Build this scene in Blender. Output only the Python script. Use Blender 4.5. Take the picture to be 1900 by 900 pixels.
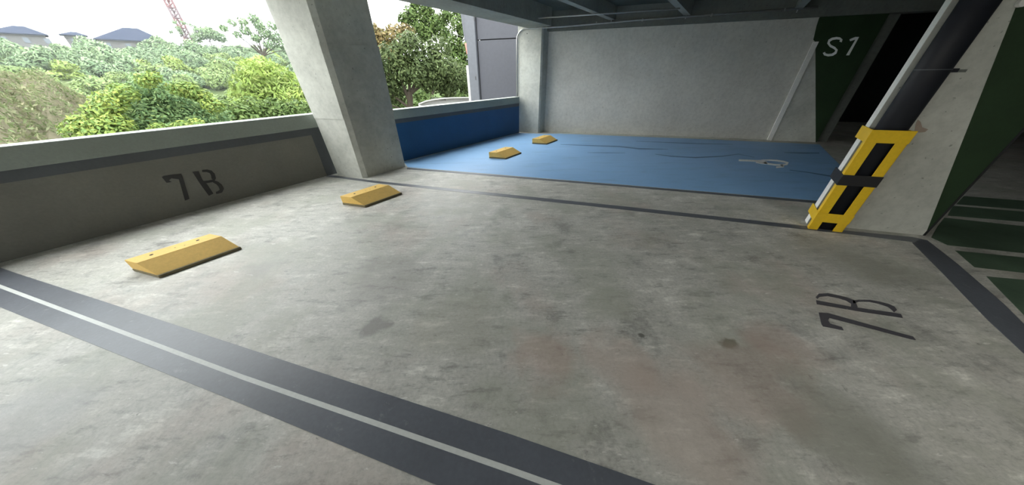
import bpy, math, random
import numpy as np
from mathutils import Vector, Matrix

for o in list(bpy.data.objects): bpy.data.objects.remove(o)
C = bpy.context.scene.collection
S = bpy.context.scene

# ------------------------------------------------------------------ camera
F_PX, PITCH, ROLL, CAM_H = 496.26, 0.56153, 0.0147878, 1.6
A_ANG, B_ANG = 2.84748714, 0.936738514          # bay lines / parapet direction in plan
cp, sp = math.cos(PITCH), math.sin(PITCH)
cr, sr = math.cos(ROLL), math.sin(ROLL)
_r = np.array([1, 0, 0.]); _f = np.array([0, cp, -sp]); _d = np.array([0, -sp, -cp])
RIGHT = cr * _r + sr * _d
DOWN = -sr * _r + cr * _d
cam_data = bpy.data.cameras.new('camera')
cam = bpy.data.objects.new('camera', cam_data); C.objects.link(cam)
cam_data.sensor_fit = 'HORIZONTAL'; cam_data.sensor_width = 36.0
cam_data.lens = F_PX / 1900 * 36.0
cam_data.clip_start = 0.05; cam_data.clip_end = 1000
m = Matrix.Identity(4)
for i in range(3):
    m[i][0] = RIGHT[i]; m[i][1] = -DOWN[i]; m[i][2] = -_f[i]
m[2][3] = CAM_H
cam.matrix_world = m
S.camera = cam

# ------------------------------------------------------------------ exposure, sky
S.view_settings.view_transform = 'Standard'
S.view_settings.look = 'None'
S.view_settings.gamma = 1
S.view_settings.use_curve_mapping = False
S.view_settings.exposure = 2.0

W = bpy.data.worlds.new('overcast_sky'); S.world = W; W.use_nodes = True
nt = W.node_tree; nt.nodes.clear()
tc = nt.nodes.new('ShaderNodeTexCoord'); sx = nt.nodes.new('ShaderNodeSeparateXYZ')
nt.links.new(tc.outputs['Generated'], sx.inputs[0])
rp = nt.nodes.new('ShaderNodeValToRGB'); nt.links.new(sx.outputs['Z'], rp.inputs[0])
rp.color_ramp.elements[0].position = 0.0; rp.color_ramp.elements[0].color = (0.40, 0.405, 0.40, 1)
rp.color_ramp.elements[1].position = 1.0; rp.color_ramp.elements[1].color = (0.98, 0.99, 0.96, 1)
ns = nt.nodes.new('ShaderNodeTexNoise'); ns.inputs['Scale'].default_value = 2.2; ns.inputs['Detail'].default_value = 5
mp = nt.nodes.new('ShaderNodeMapping'); mp.inputs['Scale'].default_value = (1, 1, 3.5)
nt.links.new(tc.outputs['Generated'], mp.inputs[0]); nt.links.new(mp.outputs[0], ns.inputs['Vector'])
r2 = nt.nodes.new('ShaderNodeValToRGB'); nt.links.new(ns.outputs['Fac'], r2.inputs[0])
r2.color_ramp.elements[0].position = 0.36; r2.color_ramp.elements[0].color = (0.72, 0.78, 0.82, 1)
r2.color_ramp.elements[1].position = 0.56; r2.color_ramp.elements[1].color = (1, 1, 1, 1)
mx = nt.nodes.new('ShaderNodeMix'); mx.data_type = 'RGBA'; mx.blend_type = 'MULTIPLY'; mx.inputs[0].default_value = 1
nt.links.new(rp.outputs[0], mx.inputs[6]); nt.links.new(r2.outputs[0], mx.inputs[7])
bg = nt.nodes.new('ShaderNodeBackground'); nt.links.new(mx.outputs[2], bg.inputs[0]); bg.inputs[1].default_value = 3.4
wo = nt.nodes.new('ShaderNodeOutputWorld'); nt.links.new(bg.outputs[0], wo.inputs[0])

# ------------------------------------------------------------------ geometry helpers
dA = np.array([-math.cos(A_ANG), -math.sin(A_ANG), 0.0])
dB = np.array([math.cos(B_ANG), math.sin(B_ANG), 0.0])
Z = np.array([0, 0, 1.0])
CAM = np.array([0, 0, CAM_H])

def ray(x, y): return (x - 950) * RIGHT + (y - 450) * DOWN + F_PX * _f
def g(x, y, z=0.0):                                  # point of a horizontal plane
    d = ray(x, y); return CAM + d * ((z - CAM_H) / d[2])
def onp(x, y, p0, d):                                # point of an upright plane through p0 along d
    n = np.cross(d, Z); r = ray(x, y); return CAM + r * (((np.array(p0) - CAM) @ n) / (r @ n))
def sky_pt(x, y, dist):                              # point at a distance in that direction
    r = ray(x, y); return CAM + r * (dist / math.hypot(r[0], r[1]))

def link(o, parent=None):
    C.objects.link(o)
    if parent is not None: o.parent = parent
    return o
def mk(name, verts, faces, mat, parent=None, origin=None, smooth=False):
    """verts in world space; origin / parent location is subtracted."""
    v = np.array(verts, dtype=float)
    if parent is not None:
        off = np.array(parent['_w']) if '_w' in parent else np.zeros(3)
    else:
        off = np.zeros(3) if origin is None else np.array(origin, dtype=float)
    me = bpy.data.meshes.new(name); me.from_pydata((v - off).tolist(), [], faces)
    me.materials.append(mat)
    if smooth:
        me.polygons.foreach_set('use_smooth', [True] * len(me.polygons))
    me.update()
    o = bpy.data.objects.new(name, me); link(o, parent)
    if parent is None: o.location = off; o['_w'] = off.tolist()
    else: o['_w'] = off.tolist()
    return o
def empty(name, loc, label=None, cat=None, group=None):
    o = bpy.data.objects.new(name, None); o.empty_display_size = 0.2; link(o)
    o.location = loc; o['_w'] = [float(t) for t in loc]
    tag(o, label, cat, group); return o
def tag(o, label=None, cat=None, group=None, kind=None):
    if label: o['label'] = label
    if cat: o['category'] = cat
    if group: o['group'] = group
    if kind: o['kind'] = kind
    return o
def fixn(o):
    import bmesh
    bm = bmesh.new(); bm.from_mesh(o.data); bmesh.ops.recalc_face_normals(bm, faces=bm.faces); bm.to_mesh(o.data); bm.free(); return o
def bevel(o, w, seg=2):
    md = o.modifiers.new('bevel', 'BEVEL'); md.width = w; md.segments = seg; md.limit_method = 'ANGLE'; md.angle_limit = 0.6
    return o

class MB:
    def __init__(s): s.v = []; s.f = []
    def add(s, v, f):
        n = len(s.v); s.v += [tuple(map(float, p)) for p in v]; s.f += [tuple(i + n for i in q) for q in f]
    def prism(s, pts, off):
        off = np.array(off, float); k = len(pts); p = [np.array(q, float) for q in pts]
        s.add(p + [q + off for q in p], [tuple(range(k))[::-1], tuple(range(k, 2 * k))] + [(i, (i + 1) % k, (i + 1) % k + k, i + k) for i in range(k)])
    def box(s, o, a, b, c):
        o, a, b, c = (np.array(t, float) for t in (o, a, b, c))
        s.prism([o, o + a, o + a + b, o + b], c)
    def tube(s, path, r, n=12, cap=True):
        path = [np.array(p, float) for p in path]; base = len(s.v); up = None
        for i, p in enumerate(path):
            t = path[min(i + 1, len(path) - 1)] - path[max(i - 1, 0)]; t /= np.linalg.norm(t)
            if up is None: up = np.array([0, 0, 1.]) if abs(t[2]) < .9 else np.array([1., 0, 0])
            u = np.cross(t, up); u /= np.linalg.norm(u); w = np.cross(u, t); up = w
            rr = r[i] if hasattr(r, '__len__') else r
            for k in range(n):
                an = 2 * math.pi * k / n; s.v.append(tuple(p + rr * (math.cos(an) * u + math.sin(an) * w)))
        for i in range(len(path) - 1):
            for k in range(n):
                a = base + i * n + k; b = base + i * n + (k + 1) % n; s.f.append((a, b, b + n, a + n))
        if cap:
            s.f.append(tuple(range(base, base + n))[::-1]); s.f.append(tuple(range(base + (len(path) - 1) * n, base + len(path) * n)))
    def build(s, name, mat, parent=None, origin=None, smooth=False):
        o = mk(name, s.v, s.f, mat, parent, origin, smooth); return fixn(o)
def box(name, o, a, b, c, mat, parent=None, origin=None):
    m = MB(); m.box(o, a, b, c); return m.build(name, mat, parent, origin)
def prism(name, pts, off, mat, parent=None, origin=None):
    m = MB(); m.prism(pts, off); return m.build(name, mat, parent, origin)

# ------------------------------------------------------------------ materials
def mat_new(name):
    m = bpy.data.materials.new(name); m.use_nodes = True; nt = m.node_tree
    return m, nt, nt.nodes['Principled BSDF']
def N(nt, t, **k):
    n = nt.nodes.new(t)
    for a, v in k.items():
        if a in n.inputs: n.inputs[a].default_value = v
        else: setattr(n, a, v)
    return n
def noise(nt, vec, scale, detail=6, rough=0.55, stretch=None, rot=0.0):
    n = N(nt, 'ShaderNodeTexNoise'); n.inputs['Scale'].default_value = scale; n.inputs['Detail'].default_value = detail; n.inputs['Roughness'].default_value = rough
    if stretch:
        mp = N(nt, 'ShaderNodeMapping'); mp.inputs['Scale'].default_value = stretch; mp.inputs['Rotation'].default_value = (0, 0, rot)
        nt.links.new(vec, mp.inputs[0]); vec = mp.outputs[0]
    nt.links.new(vec, n.inputs['Vector']); return n.outputs['Fac']
def ramp(nt, fac, stops, interp='LINEAR'):
    r = N(nt, 'ShaderNodeValToRGB'); r.color_ramp.interpolation = interp
    e = r.color_ramp.elements
    while len(e) < len(stops): e.new(0.5)
    for i, (p, c) in enumerate(stops):
        e[i].position = p; e[i].color = (c[0], c[1], c[2], 1) if hasattr(c, '__len__') else (c, c, c, 1)
    nt.links.new(fac, r.inputs[0]); return r.outputs[0]
def mixc(nt, fac, a, b, mode='MIX'):
    n = N(nt, 'ShaderNodeMix'); n.data_type = 'RGBA'; n.blend_type = mode
    for i, v in ((0, fac), (6, a), (7, b)):
        if isinstance(v, (int, float)): n.inputs[i].default_value = v
        elif isinstance(v, tuple): n.inputs[i].default_value = (*v, 1)
        else: nt.links.new(v, n.inputs[i])
    return n.outputs[2]
def bump(nt, bs, h, strength=0.2, dist=0.01):
    b = N(nt, 'ShaderNodeBump'); b.inputs['Strength'].default_value = strength; b.inputs['Distance'].default_value = dist
    nt.links.new(h, b.inputs['Height']); nt.links.new(b.outputs[0], bs.inputs['Normal'])
def wpos(nt): return N(nt, 'ShaderNodeNewGeometry').outputs['Position']

def concrete(name, col, var=0.18, rough=0.75, tint=None, bumps=0.25, scale=1.0, spec=0.3):
    m, nt, bs = mat_new(name); P = wpos(nt)
    a = noise(nt, P, 1.1 * scale, 7, .6); b = noise(nt, P, 14 * scale, 6, .65); c = noise(nt, P, 70, 3)
    lo = tuple(x * (1 - var) for x in col); hi = tuple(min(1, x * (1 + var)) for x in col)
    k = ramp(nt, a, [(.3, lo), (.5, col), (.7, hi)])
    k = mixc(nt, .5, k, ramp(nt, b, [(.3, 0.72), (.55, 1.0), (.75, 1.12)]), 'MULTIPLY')
    if tint:
        t = noise(nt, P, .7, 5); k = mixc(nt, ramp(nt, t, [(.45, 0.), (.65, .6)]), k, tint)
    pit = ramp(nt, noise(nt, P, 26, 3, .5), [(.27, 1.0), (.31, 0.0)])
    k = mixc(nt, pit, k, tuple(x * .55 for x in col))
    nt.links.new(k, bs.inputs['Base Color']); bs.inputs['Roughness'].default_value = rough
    bs.inputs['Specular IOR Level'].default_value = spec
    bump(nt, bs, mixc(nt, .5, b, c), bumps, .01)
    return m
def paint(name, col, rough=0.5, wear=0.1, spec=0.5, wearcol=None, grain=0.06):
    m, nt, bs = mat_new(name); P = wpos(nt)
    a = noise(nt, P, 2.5, 6, .6); b = noise(nt, P, 40, 4, .6)
    k = ramp(nt, a, [(.3, tuple(x * (1 - wear) for x in col)), (.7, tuple(min(1, x * (1 + wear)) for x in col))])
    k = mixc(nt, .6, k, ramp(nt, b, [(.35, 1 - grain * 2), (.65, 1.0)]), 'MULTIPLY')
    if wearcol:
        k = mixc(nt, ramp(nt, noise(nt, P, 9, 8, .75), [(.60, 0.), (.68, .7)]), k, wearcol)
    nt.links.new(k, bs.inputs['Base Color']); bs.inputs['Roughness'].default_value = rough
    bs.inputs['Specular IOR Level'].default_value = spec
    bump(nt, bs, b, .08, .004)
    return m
def plain(name, col, rough=.5, metal=0, spec=.5):
    m, nt, bs = mat_new(name); P = wpos(nt)
    k = ramp(nt, noise(nt, P, 12, 4), [(.3, tuple(x * .9 for x in col)), (.7, tuple(min(1, x * 1.08) for x in col))])
    nt.links.new(k, bs.inputs['Base Color']); bs.inputs['Roughness'].default_value = rough; bs.inputs['Metallic'].default_value = metal
    bs.inputs['Specular IOR Level'].default_value = spec
    return m
def foliage_mat(name, cols, rough=.55, transl=.25, k_=.55):
    cols = [tuple(c * k_ for c in q) for q in cols]
    m, nt, bs = mat_new(name)
    r = N(nt, 'ShaderNodeNewGeometry').outputs['Random Per Island']
    n = len(cols); k = ramp(nt, r, [(i / (n - 1) if n > 1 else 0, c) for i, c in enumerate(cols)])
    P = wpos(nt); k = mixc(nt, .7, k, ramp(nt, noise(nt, P, .55, 3), [(.35, (.72, .74, .66)), (.65, (1.15, 1.12, .95))]), 'MULTIPLY')
    nt.links.new(k, bs.inputs['Base Color']); bs.inputs['Roughness'].default_value = rough; bs.inputs['Specular IOR Level'].default_value = .08
    tr = N(nt, 'ShaderNodeBsdfTranslucent'); nt.links.new(k, tr.inputs[0])
    ms = N(nt, 'ShaderNodeMixShader'); ms.inputs[0].default_value = transl
    nt.links.new(bs.outputs[0], ms.inputs[1]); nt.links.new(tr.outputs[0], ms.inputs[2])
    nt.links.new(ms.outputs[0], nt.nodes['Material Output'].inputs[0])
    return m

def floor_material():
    m, nt, bs = mat_new('worn_concrete_floor'); P = wpos(nt)
    rz = -math.atan2(dA[1], dA[0])
    big = noise(nt, P, .55, 6, .6); mid = noise(nt, P, 2.6, 9, .72); stre = noise(nt, P, 7, 7, .7, (.45, 1.6, 1), rz); fine = noise(nt, P, 45, 5, .7)
    k = ramp(nt, big, [(.30, (.40, .398, .36)), (.5, (.46, .457, .42)), (.7, (.53, .525, .49))])
    k = mixc(nt, .75, k, ramp(nt, mid, [(.37, .56), (.46, .95), (.55, 1.0), (.64, 1.3)]), 'MULTIPLY')
    k = mixc(nt, .75, k, ramp(nt, stre, [(.36, .55), (.44, .96), (.56, 1.0), (.64, 1.38)]), 'MULTIPLY')
    st2 = noise(nt, P, 21, 6, .75, (.4, 1.5, 1), rz); k = mixc(nt, .6, k, ramp(nt, st2, [(.35, .58), (.43, 1.0), (.57, 1.0), (.65, 1.38)]), 'MULTIPLY')
    k = mixc(nt, .6, k, ramp(nt, fine, [(.35, .74), (.5, 1.0), (.68, 1.18)]), 'MULTIPLY')
    # reddish clay film and grey-green damp patches
    red = ramp(nt, noise(nt, P, .9, 5, .6), [(.52, 0.), (.64, .3)])
    k = mixc(nt, red, k, mixc(nt, 1.0, (.44, .335, .285), ramp(nt, mid, [(.3, .75), (.7, 1.15)]), 'MULTIPLY'))
    grn = ramp(nt, noise(nt, P, 1.35, 5, .6, (1, 1, 1), 1.3), [(.49, 0.), (.60, .45)])
    k = mixc(nt, grn, k, (.31, .325, .265))
    # white lime specks and dark pits
    k = mixc(nt, ramp(nt, noise(nt, P, 19, 5, .62, (.5, 1.4, 1), rz), [(.65, 0.), (.69, .7)]), k, (.66, .66, .62))
    k = mixc(nt, ramp(nt, noise(nt, P, 13, 6, .65, (1, 1, 1), .6), [(.29, .8), (.34, 0.)]), k, (.20, .20, .175))
    # stains with a place of their own
    for (px, py, rad, colr, amt) in ((1352, 638, .06, (.13, .13, .09), .85), (700, 606, .10, (.20, .195, .18), .75), (715, 520, .34, (.25, .245, .22), .45), (1560, 480, .42, (.27, .27, .23), .45), (1190, 622, .02, (.1, .1, .09), .9), (1600, 820, .3, (.27, .28, .25), .5), (480, 500, .16, (.27, .27, .25), .5), (60, 770, .25, (.36, .36, .36), .5), (1130, 560, .2, (.32, .33, .27), .5), (1400, 690, .26, (.33, .26, .22), .5),
                                     (1010, 655, .22, (.42, .30, .25), .45), (1250, 760, .38, (.45, .375, .325), .55), (1150, 665, .22, (.43, .35, .30), .5), (1450, 640, .22, (.37, .29, .25), .5), (1560, 790, .28, (.25, .25, .21), .5), (850, 590, .3, (.31, .31, .25), .4), (1640, 500, .3, (.22, .22, .18), .45)):
        c = g(px, py); sub = N(nt, 'ShaderNodeVectorMath'); sub.operation = 'DISTANCE'; sub.inputs[1].default_value = tuple(c)
        wob = N(nt, 'ShaderNodeTexNoise'); wob.inputs['Scale'].default_value = 2.2 / rad * .35; wob.inputs['Detail'].default_value = 6; nt.links.new(P, wob.inputs['Vector'])
        ad = N(nt, 'ShaderNodeVectorMath'); ad.operation = 'MULTIPLY_ADD'; nt.links.new(wob.outputs['Color'], ad.inputs[0]); ad.inputs[1].default_value = (rad * 2.2,) * 3; nt.links.new(P, ad.inputs[2])
        sh = N(nt, 'ShaderNodeVectorMath'); sh.operation = 'SUBTRACT'; nt.links.new(ad.outputs[0], sh.inputs[0]); sh.inputs[1].default_value = (rad * 1.1,) * 3
        sep = N(nt, 'ShaderNodeVectorMath'); sep.operation = 'MULTIPLY'; nt.links.new(sh.outputs[0], sep.inputs[0]); sep.inputs[1].default_value = (1, 1, 0)
        nt.links.new(sep.outputs[0], sub.inputs[0])
        dv = N(nt, 'ShaderNodeMath'); dv.operation = 'DIVIDE'; nt.links.new(sub.outputs['Value'], dv.inputs[0]); dv.inputs[1].default_value = rad * 2
        k = mixc(nt, ramp(nt, dv.outputs[0], [(.35, amt), (.62, 0.)]), k, colr)
    nt.links.new(k, bs.inputs['Base Color'])
    nt.links.new(ramp(nt, mid, [(.35, .46), (.65, .64)]), bs.inputs['Roughness']); bs.inputs['Specular IOR Level'].default_value = .5
    bump(nt, bs, mixc(nt, .5, mid, fine), .35, .006)
    return m

M = {}
M['floor'] = floor_material()
M['conc'] = concrete('grey_cast_concrete', (.50, .505, .455))
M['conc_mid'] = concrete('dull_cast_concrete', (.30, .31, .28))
M['conc_light'] = concrete('light_cast_concrete', (.50, .51, .465), .24)
M['plaster'] = concrete('grey_cement_render', (.56, .55, .50), .10, .8, bumps=.12)
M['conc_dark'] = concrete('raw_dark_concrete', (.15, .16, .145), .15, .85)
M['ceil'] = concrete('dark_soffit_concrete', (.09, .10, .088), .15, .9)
M['wall_low'] = paint('grey_brown_wall_paint', (.20, .197, .175), .7, .08, .25)
M['cap'] = paint('pale_grey_green_paint', (.30, .335, .305), .6, .06, .3)
M['strip'] = paint('charcoal_paint', (.095, .105, .115), .55, .08, .4)
M['strip_floor'] = paint('charcoal_floor_paint', (.105, .115, .135), .42, .12, .5, (.19, .20, .21), .08)
M['line_white'] = paint('pale_grey_line_paint', (.56, .58, .56), .5, .08, .4)
M['worn_white'] = paint('worn_white_paint', (.80, .80, .75), .6, .08, .3, (.55, .55, .50))
M['letter'] = paint('black_stencil_paint', (.045, .045, .045), .6, .1, .3)
M['letter_floor'] = paint('dark_stencil_paint', (.075, .073, .085), .5, .15, .4, (.2, .2, .19), .1)
M['white_letter'] = paint('white_stencil_paint', (.92, .94, .92), .6, .05, .3)
M['blue_wall'] = paint('deep_blue_wall_paint', (.02, .09, .22), .5, .06, .4)
M['painted_dark'] = plain('painted_in_darkness', (.02, .024, .024), .9)  # near-black colour stands in for the deep shade of the service area
M['green'] = paint('dark_green_paint', (.022, .045, .020), .6, .15, .3)
M['green_floor'] = paint('dark_green_floor_paint', (.075, .12, .08), .5, .25, .4, (.12, .13, .11))
M['yellow'] = paint('yellow_gloss_paint', (.80, .52, .02), .38, .04, .5)
M['yellow_stop'] = paint('faded_yellow_rubber', (.72, .47, .13), .6, .08, .3, (.55, .36, .12))
M['rubber'] = paint('dirty_grey_rubber', (.20, .17, .10), .7, .15, .2)
M['black'] = plain('black_band_paint', (.018, .018, .02), .5)
M['pipe'] = plain('black_blue_plastic', (.012, .014, .020), .5, 0, .35)
M['white_strip'] = paint('white_corner_paint', (.84, .84, .80), .5, .04, .4)
M['steel'] = plain('galvanised_steel', (.45, .46, .45), .4, .6)
M['slate'] = plain('slate_grey_cladding', (.027, .029, .038), .55)
M['slate_l'] = plain('light_slate_steel', (.058, .063, .074), .5)
M['white_out'] = plain('white_outdoor_paint', (.35, .35, .33), .6)
M['dark'] = plain('dark_void', (.02, .02, .02), .8)
M['pink'] = plain('faded_red_plastic', (.5, .16, .12), .6)

def blue_floor():
    m, nt, bs = mat_new('blue_floor_paint'); P = wpos(nt); rz = -math.atan2(dA[1], dA[0])
    a = noise(nt, P, .8, 5, .6); s = noise(nt, P, 3.2, 7, .7, (.35, 1.8, 1), rz); f = noise(nt, P, 30, 5, .7)
    k = ramp(nt, a, [(.3, (.21, .40, .66)), (.7, (.25, .45, .73))])
    k = mixc(nt, .6, k, ramp(nt, s, [(.28, .66), (.46, 1.0), (.65, 1.05), (.78, 1.3)]), 'MULTIPLY')
    k = mixc(nt, .3, k, ramp(nt, f, [(.3, .85), (.7, 1.1)]), 'MULTIPLY')
    nt.links.new(k, bs.inputs['Base Color']); bs.inputs['Roughness'].default_value = .48
    return m
M['blue_floor'] = blue_floor()
M['tyre'] = paint('tyre_rubber_trace', (.09, .18, .34), .55, .2, .3, (.10, .2, .38))

# ------------------------------------------------------------------ setting: floor
def poly_floor(px, z=0.0): return [g(x, y, z) for x, y in px]
W1 = g(0, 488); W2 = g(612, 325)                        # foot of the first parapet bay
dW = (W2 - W1) / np.linalg.norm(W2 - W1)
V2 = g(753, 298); V3 = g(963, 246)                      # foot of the second bay
dV = (V3 - V2) / np.linalg.norm(V3 - V2)
BACK = W1 - dW * 9.0
outW = np.cross(Z, dW); outV = np.cross(Z, dV)          # pointing out of the building (left)
if outW @ dA > 0: outW = -outW
if outV @ dA > 0: outV = -outV

FAR = 20.0
RWL = g(963, 246) + dB * .7; SRB = g(1515, 264)
NB = SRB + dB * 9
fl = [BACK + outW * .2, W2 + outW * .2, V3 + outV * .2, RWL + outV * .2, SRB - dA * 1.2 + dB * .7, SRB - dA * 1.2 + dB * 9, NB + dA * 12, BACK + dA * FAR]
floor = prism('floor', fl, (0, 0, -.3), M['floor']); tag(floor, kind='structure')
TH = .0022
def decal(name, px, mat, th=TH, label=None, z=0.0):
    o = prism(name, poly_floor(px, z), (0, 0, th), mat, floor)
    if label: o['label'] = label
    return o
decal('paint_stripe', [(0, 496.5), (30, 507), (200, 562), (575, 685), (950, 807), (1210, 898), (1500, 998), (1410, 1030), (950, 867), (450, 695), (0, 528), (-60, 505), (-60, 480)], M['strip_floor'], label='upper band of the wide dark grey double stripe')
decal('paint_stripe', [(0, 535), (450, 705), (950, 880), (1360, 1030), (1220, 1060), (800, 896), (450, 750), (150, 630), (0, 570), (-60, 545), (-60, 512)], M['strip_floor'], label='lower band of the wide dark grey double stripe')
decal('paint_line', [(-60, 505), (0, 528), (450, 695), (950, 867), (1410, 1030), (1360, 1030), (950, 880), (450, 705), (0, 535), (-60, 512)], M['line_white'], TH * .8, label='thin pale line between the two dark bands')
decal('paint_stripe', [(600, 325), (614, 325), (693, 335.3), (1160, 383.3), (1462, 416), (1587, 430), (1692, 440), (1720.6, 446), (1700, 450), (1676, 447), (1587, 436), (1462, 422.5), (1160, 389.5), (693, 339.2), (625, 330), (606, 328)], M['strip_floor'], label='narrow dark stripe between the grey bay and the blue bay')
decal('paint_stripe', [(1692, 450), (1720.6, 446.2), (1775.5, 489), (1862, 564), (1900, 601.8), (2100, 777), (2400, 1040), (2280, 1040), (2040, 800), (1900, 656.6), (1833, 594.5), (1746.6, 505)], M['strip_floor'], label='dark stripe along the aisle edge of the bay')
blue = decal('blue_paint', [(757, 310.5), (749, 300), (963, 247), (1003, 248.5), (1040, 248.2), (1280, 257.3), (1520, 268), (1625, 372), (1625, 382), (1500, 371), (1160, 343)], M['blue_floor'], label='blue painted floor of the accessible bay')
decal('paint_line', [(755, 311.3), (1160, 343.8), (1500, 371.8), (1625, 382.8), (1628, 386.5), (1500, 375.8), (1160, 347), (755, 314)], M['strip_floor'], label='thin dark line along the blue bay')
# pedestrian path: worn grey kerb line, crossing bars, green fields
decal('green_paint', [(1772, 465), (1808, 496), (1900, 506.5), (2100, 528), (2100, 500), (1900, 478)], M['green_floor'])
decal('green_paint', [(1830, 513), (1900, 519.5), (2200, 550), (2400, 760), (2200, 830), (1900, 585)], M['green_floor'])
decal('green_paint', [(1728, 441), (1758, 455), (1900, 470), (2100, 492), (2100, 446), (1900, 420), (1752, 404), (1740, 420)], M['green_floor'])
decal('green_paint', [(1758, 400), (1900, 412), (2100, 430), (2100, 405), (1900, 393), (1768, 382)], M['green_floor'])
decal('green_paint', [(1774, 379), (1900, 389), (2100, 403), (2100, 386), (1900, 372.5), (1788, 364)], M['green_floor'])
# tyre traces on the blue paint
def ribbon_px(px, w, plane_fn, off):
    """flat ribbon following a pixel polyline, half width w px."""
    L, R = [], []
    for i, p in enumerate(px):
        a = np.array(px[max(i - 1, 0)], float); b = np.array(px[min(i + 1, len(px) - 1)], float)
        t = (b - a) / np.linalg.norm(b - a); n = np.array([-t[1], t[0]])
        ww = w[i] if hasattr(w, '__len__') else w
        L.append(plane_fn(*(np.array(p) + n * ww))); R.append(plane_fn(*(np.array(p) - n * ww)))
    m = MB()
    for i in range(len(px) - 1): m.prism([L[i], L[i + 1], R[i + 1], R[i]], off)
    return m
zt = lambda x, y: g(x, y, TH)
for pts, ws in (([(1040, 268), (1090, 270), (1150, 272), (1185, 276), (1240, 277)], [.3, .8, .9, 1.1, .3]),
                ([(1090, 283), (1125, 283.5), (1160, 284)], [.2, .5, .2]),
                ([(1216, 286), (1245, 290), (1290, 292.5), (1340, 290), (1370, 286), (1400, 292)], [.3, .8, 1.0, .8, .4, .3]),
                ([(1455, 283), (1490, 284), (1520, 284)], [.3, 1.0, .8]),
                ([(1465, 315.5), (1500, 320), (1542, 327)], [.5, .7, 1.2]),
                ([(1180, 262), (1280, 266), (1360, 268)], [.2, .6, .2])):
    mm = ribbon_px(pts, ws, zt, (0, 0, .0006)); mm.build('tyre_mark', M['tyre'], floor)
# wheelchair symbol
zw = lambda x, y: g(x, y, TH)
sym = MB()
def zp(x, y): return (1100 + x / 4.1304, 240 + y / 4.1304)
def ring_px(cx, cy, rx, ry, a0, a1, n, w):
    pts = [(cx + rx * math.cos(math.radians(a0 + (a1 - a0) * i / n)), cy + ry * math.sin(math.radians(a0 + (a1 - a0) * i / n))) for i in range(n + 1)]
    return [zp(*p) for p in pts], w
for pts, w in [(a_, [x_ * 1.5 for x_ in b_] if hasattr(b_, '__len__') else b_ * 1.5) for a_, b_ in (([zp(1118, 237), zp(1180, 239), zp(1262, 243)], 1.1),
               ([zp(1250, 246), zp(1290, 250), zp(1335, 258)], [1.8, 2.4, 1.6]),
               ([zp(1290, 237), zp(1350, 236), zp(1410, 239), zp(1460, 247), zp(1497, 259), zp(1488, 268), zp(1450, 273), zp(1400, 272), zp(1350, 265), zp(1310, 256)], [.6, .8, .9, 1.0, 1.2, 1.1, .9, .9, 1.0, 1.0]),
               ([zp(1455, 272), zp(1445, 284)], 1.5), ([zp(1405, 291), (1100 + 1465 / 4.1304, 240 + 284 / 4.1304)], 1.0))]:
    mm = ribbon_px(pts, w, zw, (0, 0, .0015)); sym.add(mm.v, mm.f)
o = sym.build('wheelchair_symbol', M['white_letter'], floor); o['label'] = 'white wheelchair symbol on the blue floor paint'
# bay number on the floor
def q1(x, y): return (1400 + x / 3.462, 440 + y / 3.462)
seven = [q1(*p) for p in ((412, 485), (470, 488), (720, 558), (1018, 640), (1036, 662), (1000, 656), (720, 582), (482, 520), (472, 535), (484, 556), (560, 578), (572, 600), (440, 574), (430, 560))]
prism('painted_digit', [g(x, y) for x, y in seven], (0, 0, TH), M['letter_floor'], floor)['label'] = 'dark floor digit 7'
bm_ = MB()
bm_.prism([g(*q1(*p)) for p in ((395, 406), (610, 446), (880, 484), (940, 495), (952, 520), (660, 476), (400, 431))], (0, 0, TH))
for pts, w in (([(398, 392), (415, 374), (470, 370), (540, 384), (590, 398), (632, 418), (640, 455)], [2.2, 3, 2.6, 2.6, 3, 4.5, 6.5]),
               ([(632, 418), (670, 409), (740, 410), (800, 422), (860, 440), (890, 458), (905, 476)], [3, 1.8, 1.8, 2.2, 2.8, 4.0, 3.6])):
    mm = ribbon_px([q1(*p) for p in pts], w, g, (0, 0, TH * .9)); bm_.add(mm.v, mm.f)
bm_.build('painted_letter', M['letter_floor'], floor)['label'] = 'dark floor letter B'

# ------------------------------------------------------------------ parapets
def parapet(name, P0, P1, d, out, z_cap0, z_top, z_s0, body_mat, th=.18):
    m = MB(); m.prism([P0, P1, P1 + out * th, P0 + out * th], (0, 0, z_cap0)); w = m.build(name, body_mat); tag(w, kind='structure')
    ins = -out * .015
    c = MB(); b = Z * z_cap0; c.prism([P0 + ins + b, P1 + ins + b, P1 + out * (th + .02) + b, P0 + out * (th + .02) + b], Z * (z_top - z_cap0))
    bevel(c.build('parapet_cap', M['cap'], w), .008)
    s = MB(); s.prism([P0 + Z * z_s0, P1 + Z * z_s0, P1 + ins * .3 + Z * z_s0, P0 + ins * .3 + Z * z_s0], Z * (z_cap0 - z_s0)); s.build('paint_stripe', M['strip'], w)
    return w
wl = parapet('wall_left', BACK, W2 + dW * .30, dW, outW, .845, 1.06, .735, M['wall_low'])
box('paint_stripe', W2 - dW * .05, dW * .34, -outW * .004, Z * .735, M['strip'], wl)
wl2 = parapet('wall_left.001', V2 - dV * .25, V3, dV, outV, .845, 1.02, .765, M['blue_wall'])
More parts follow.
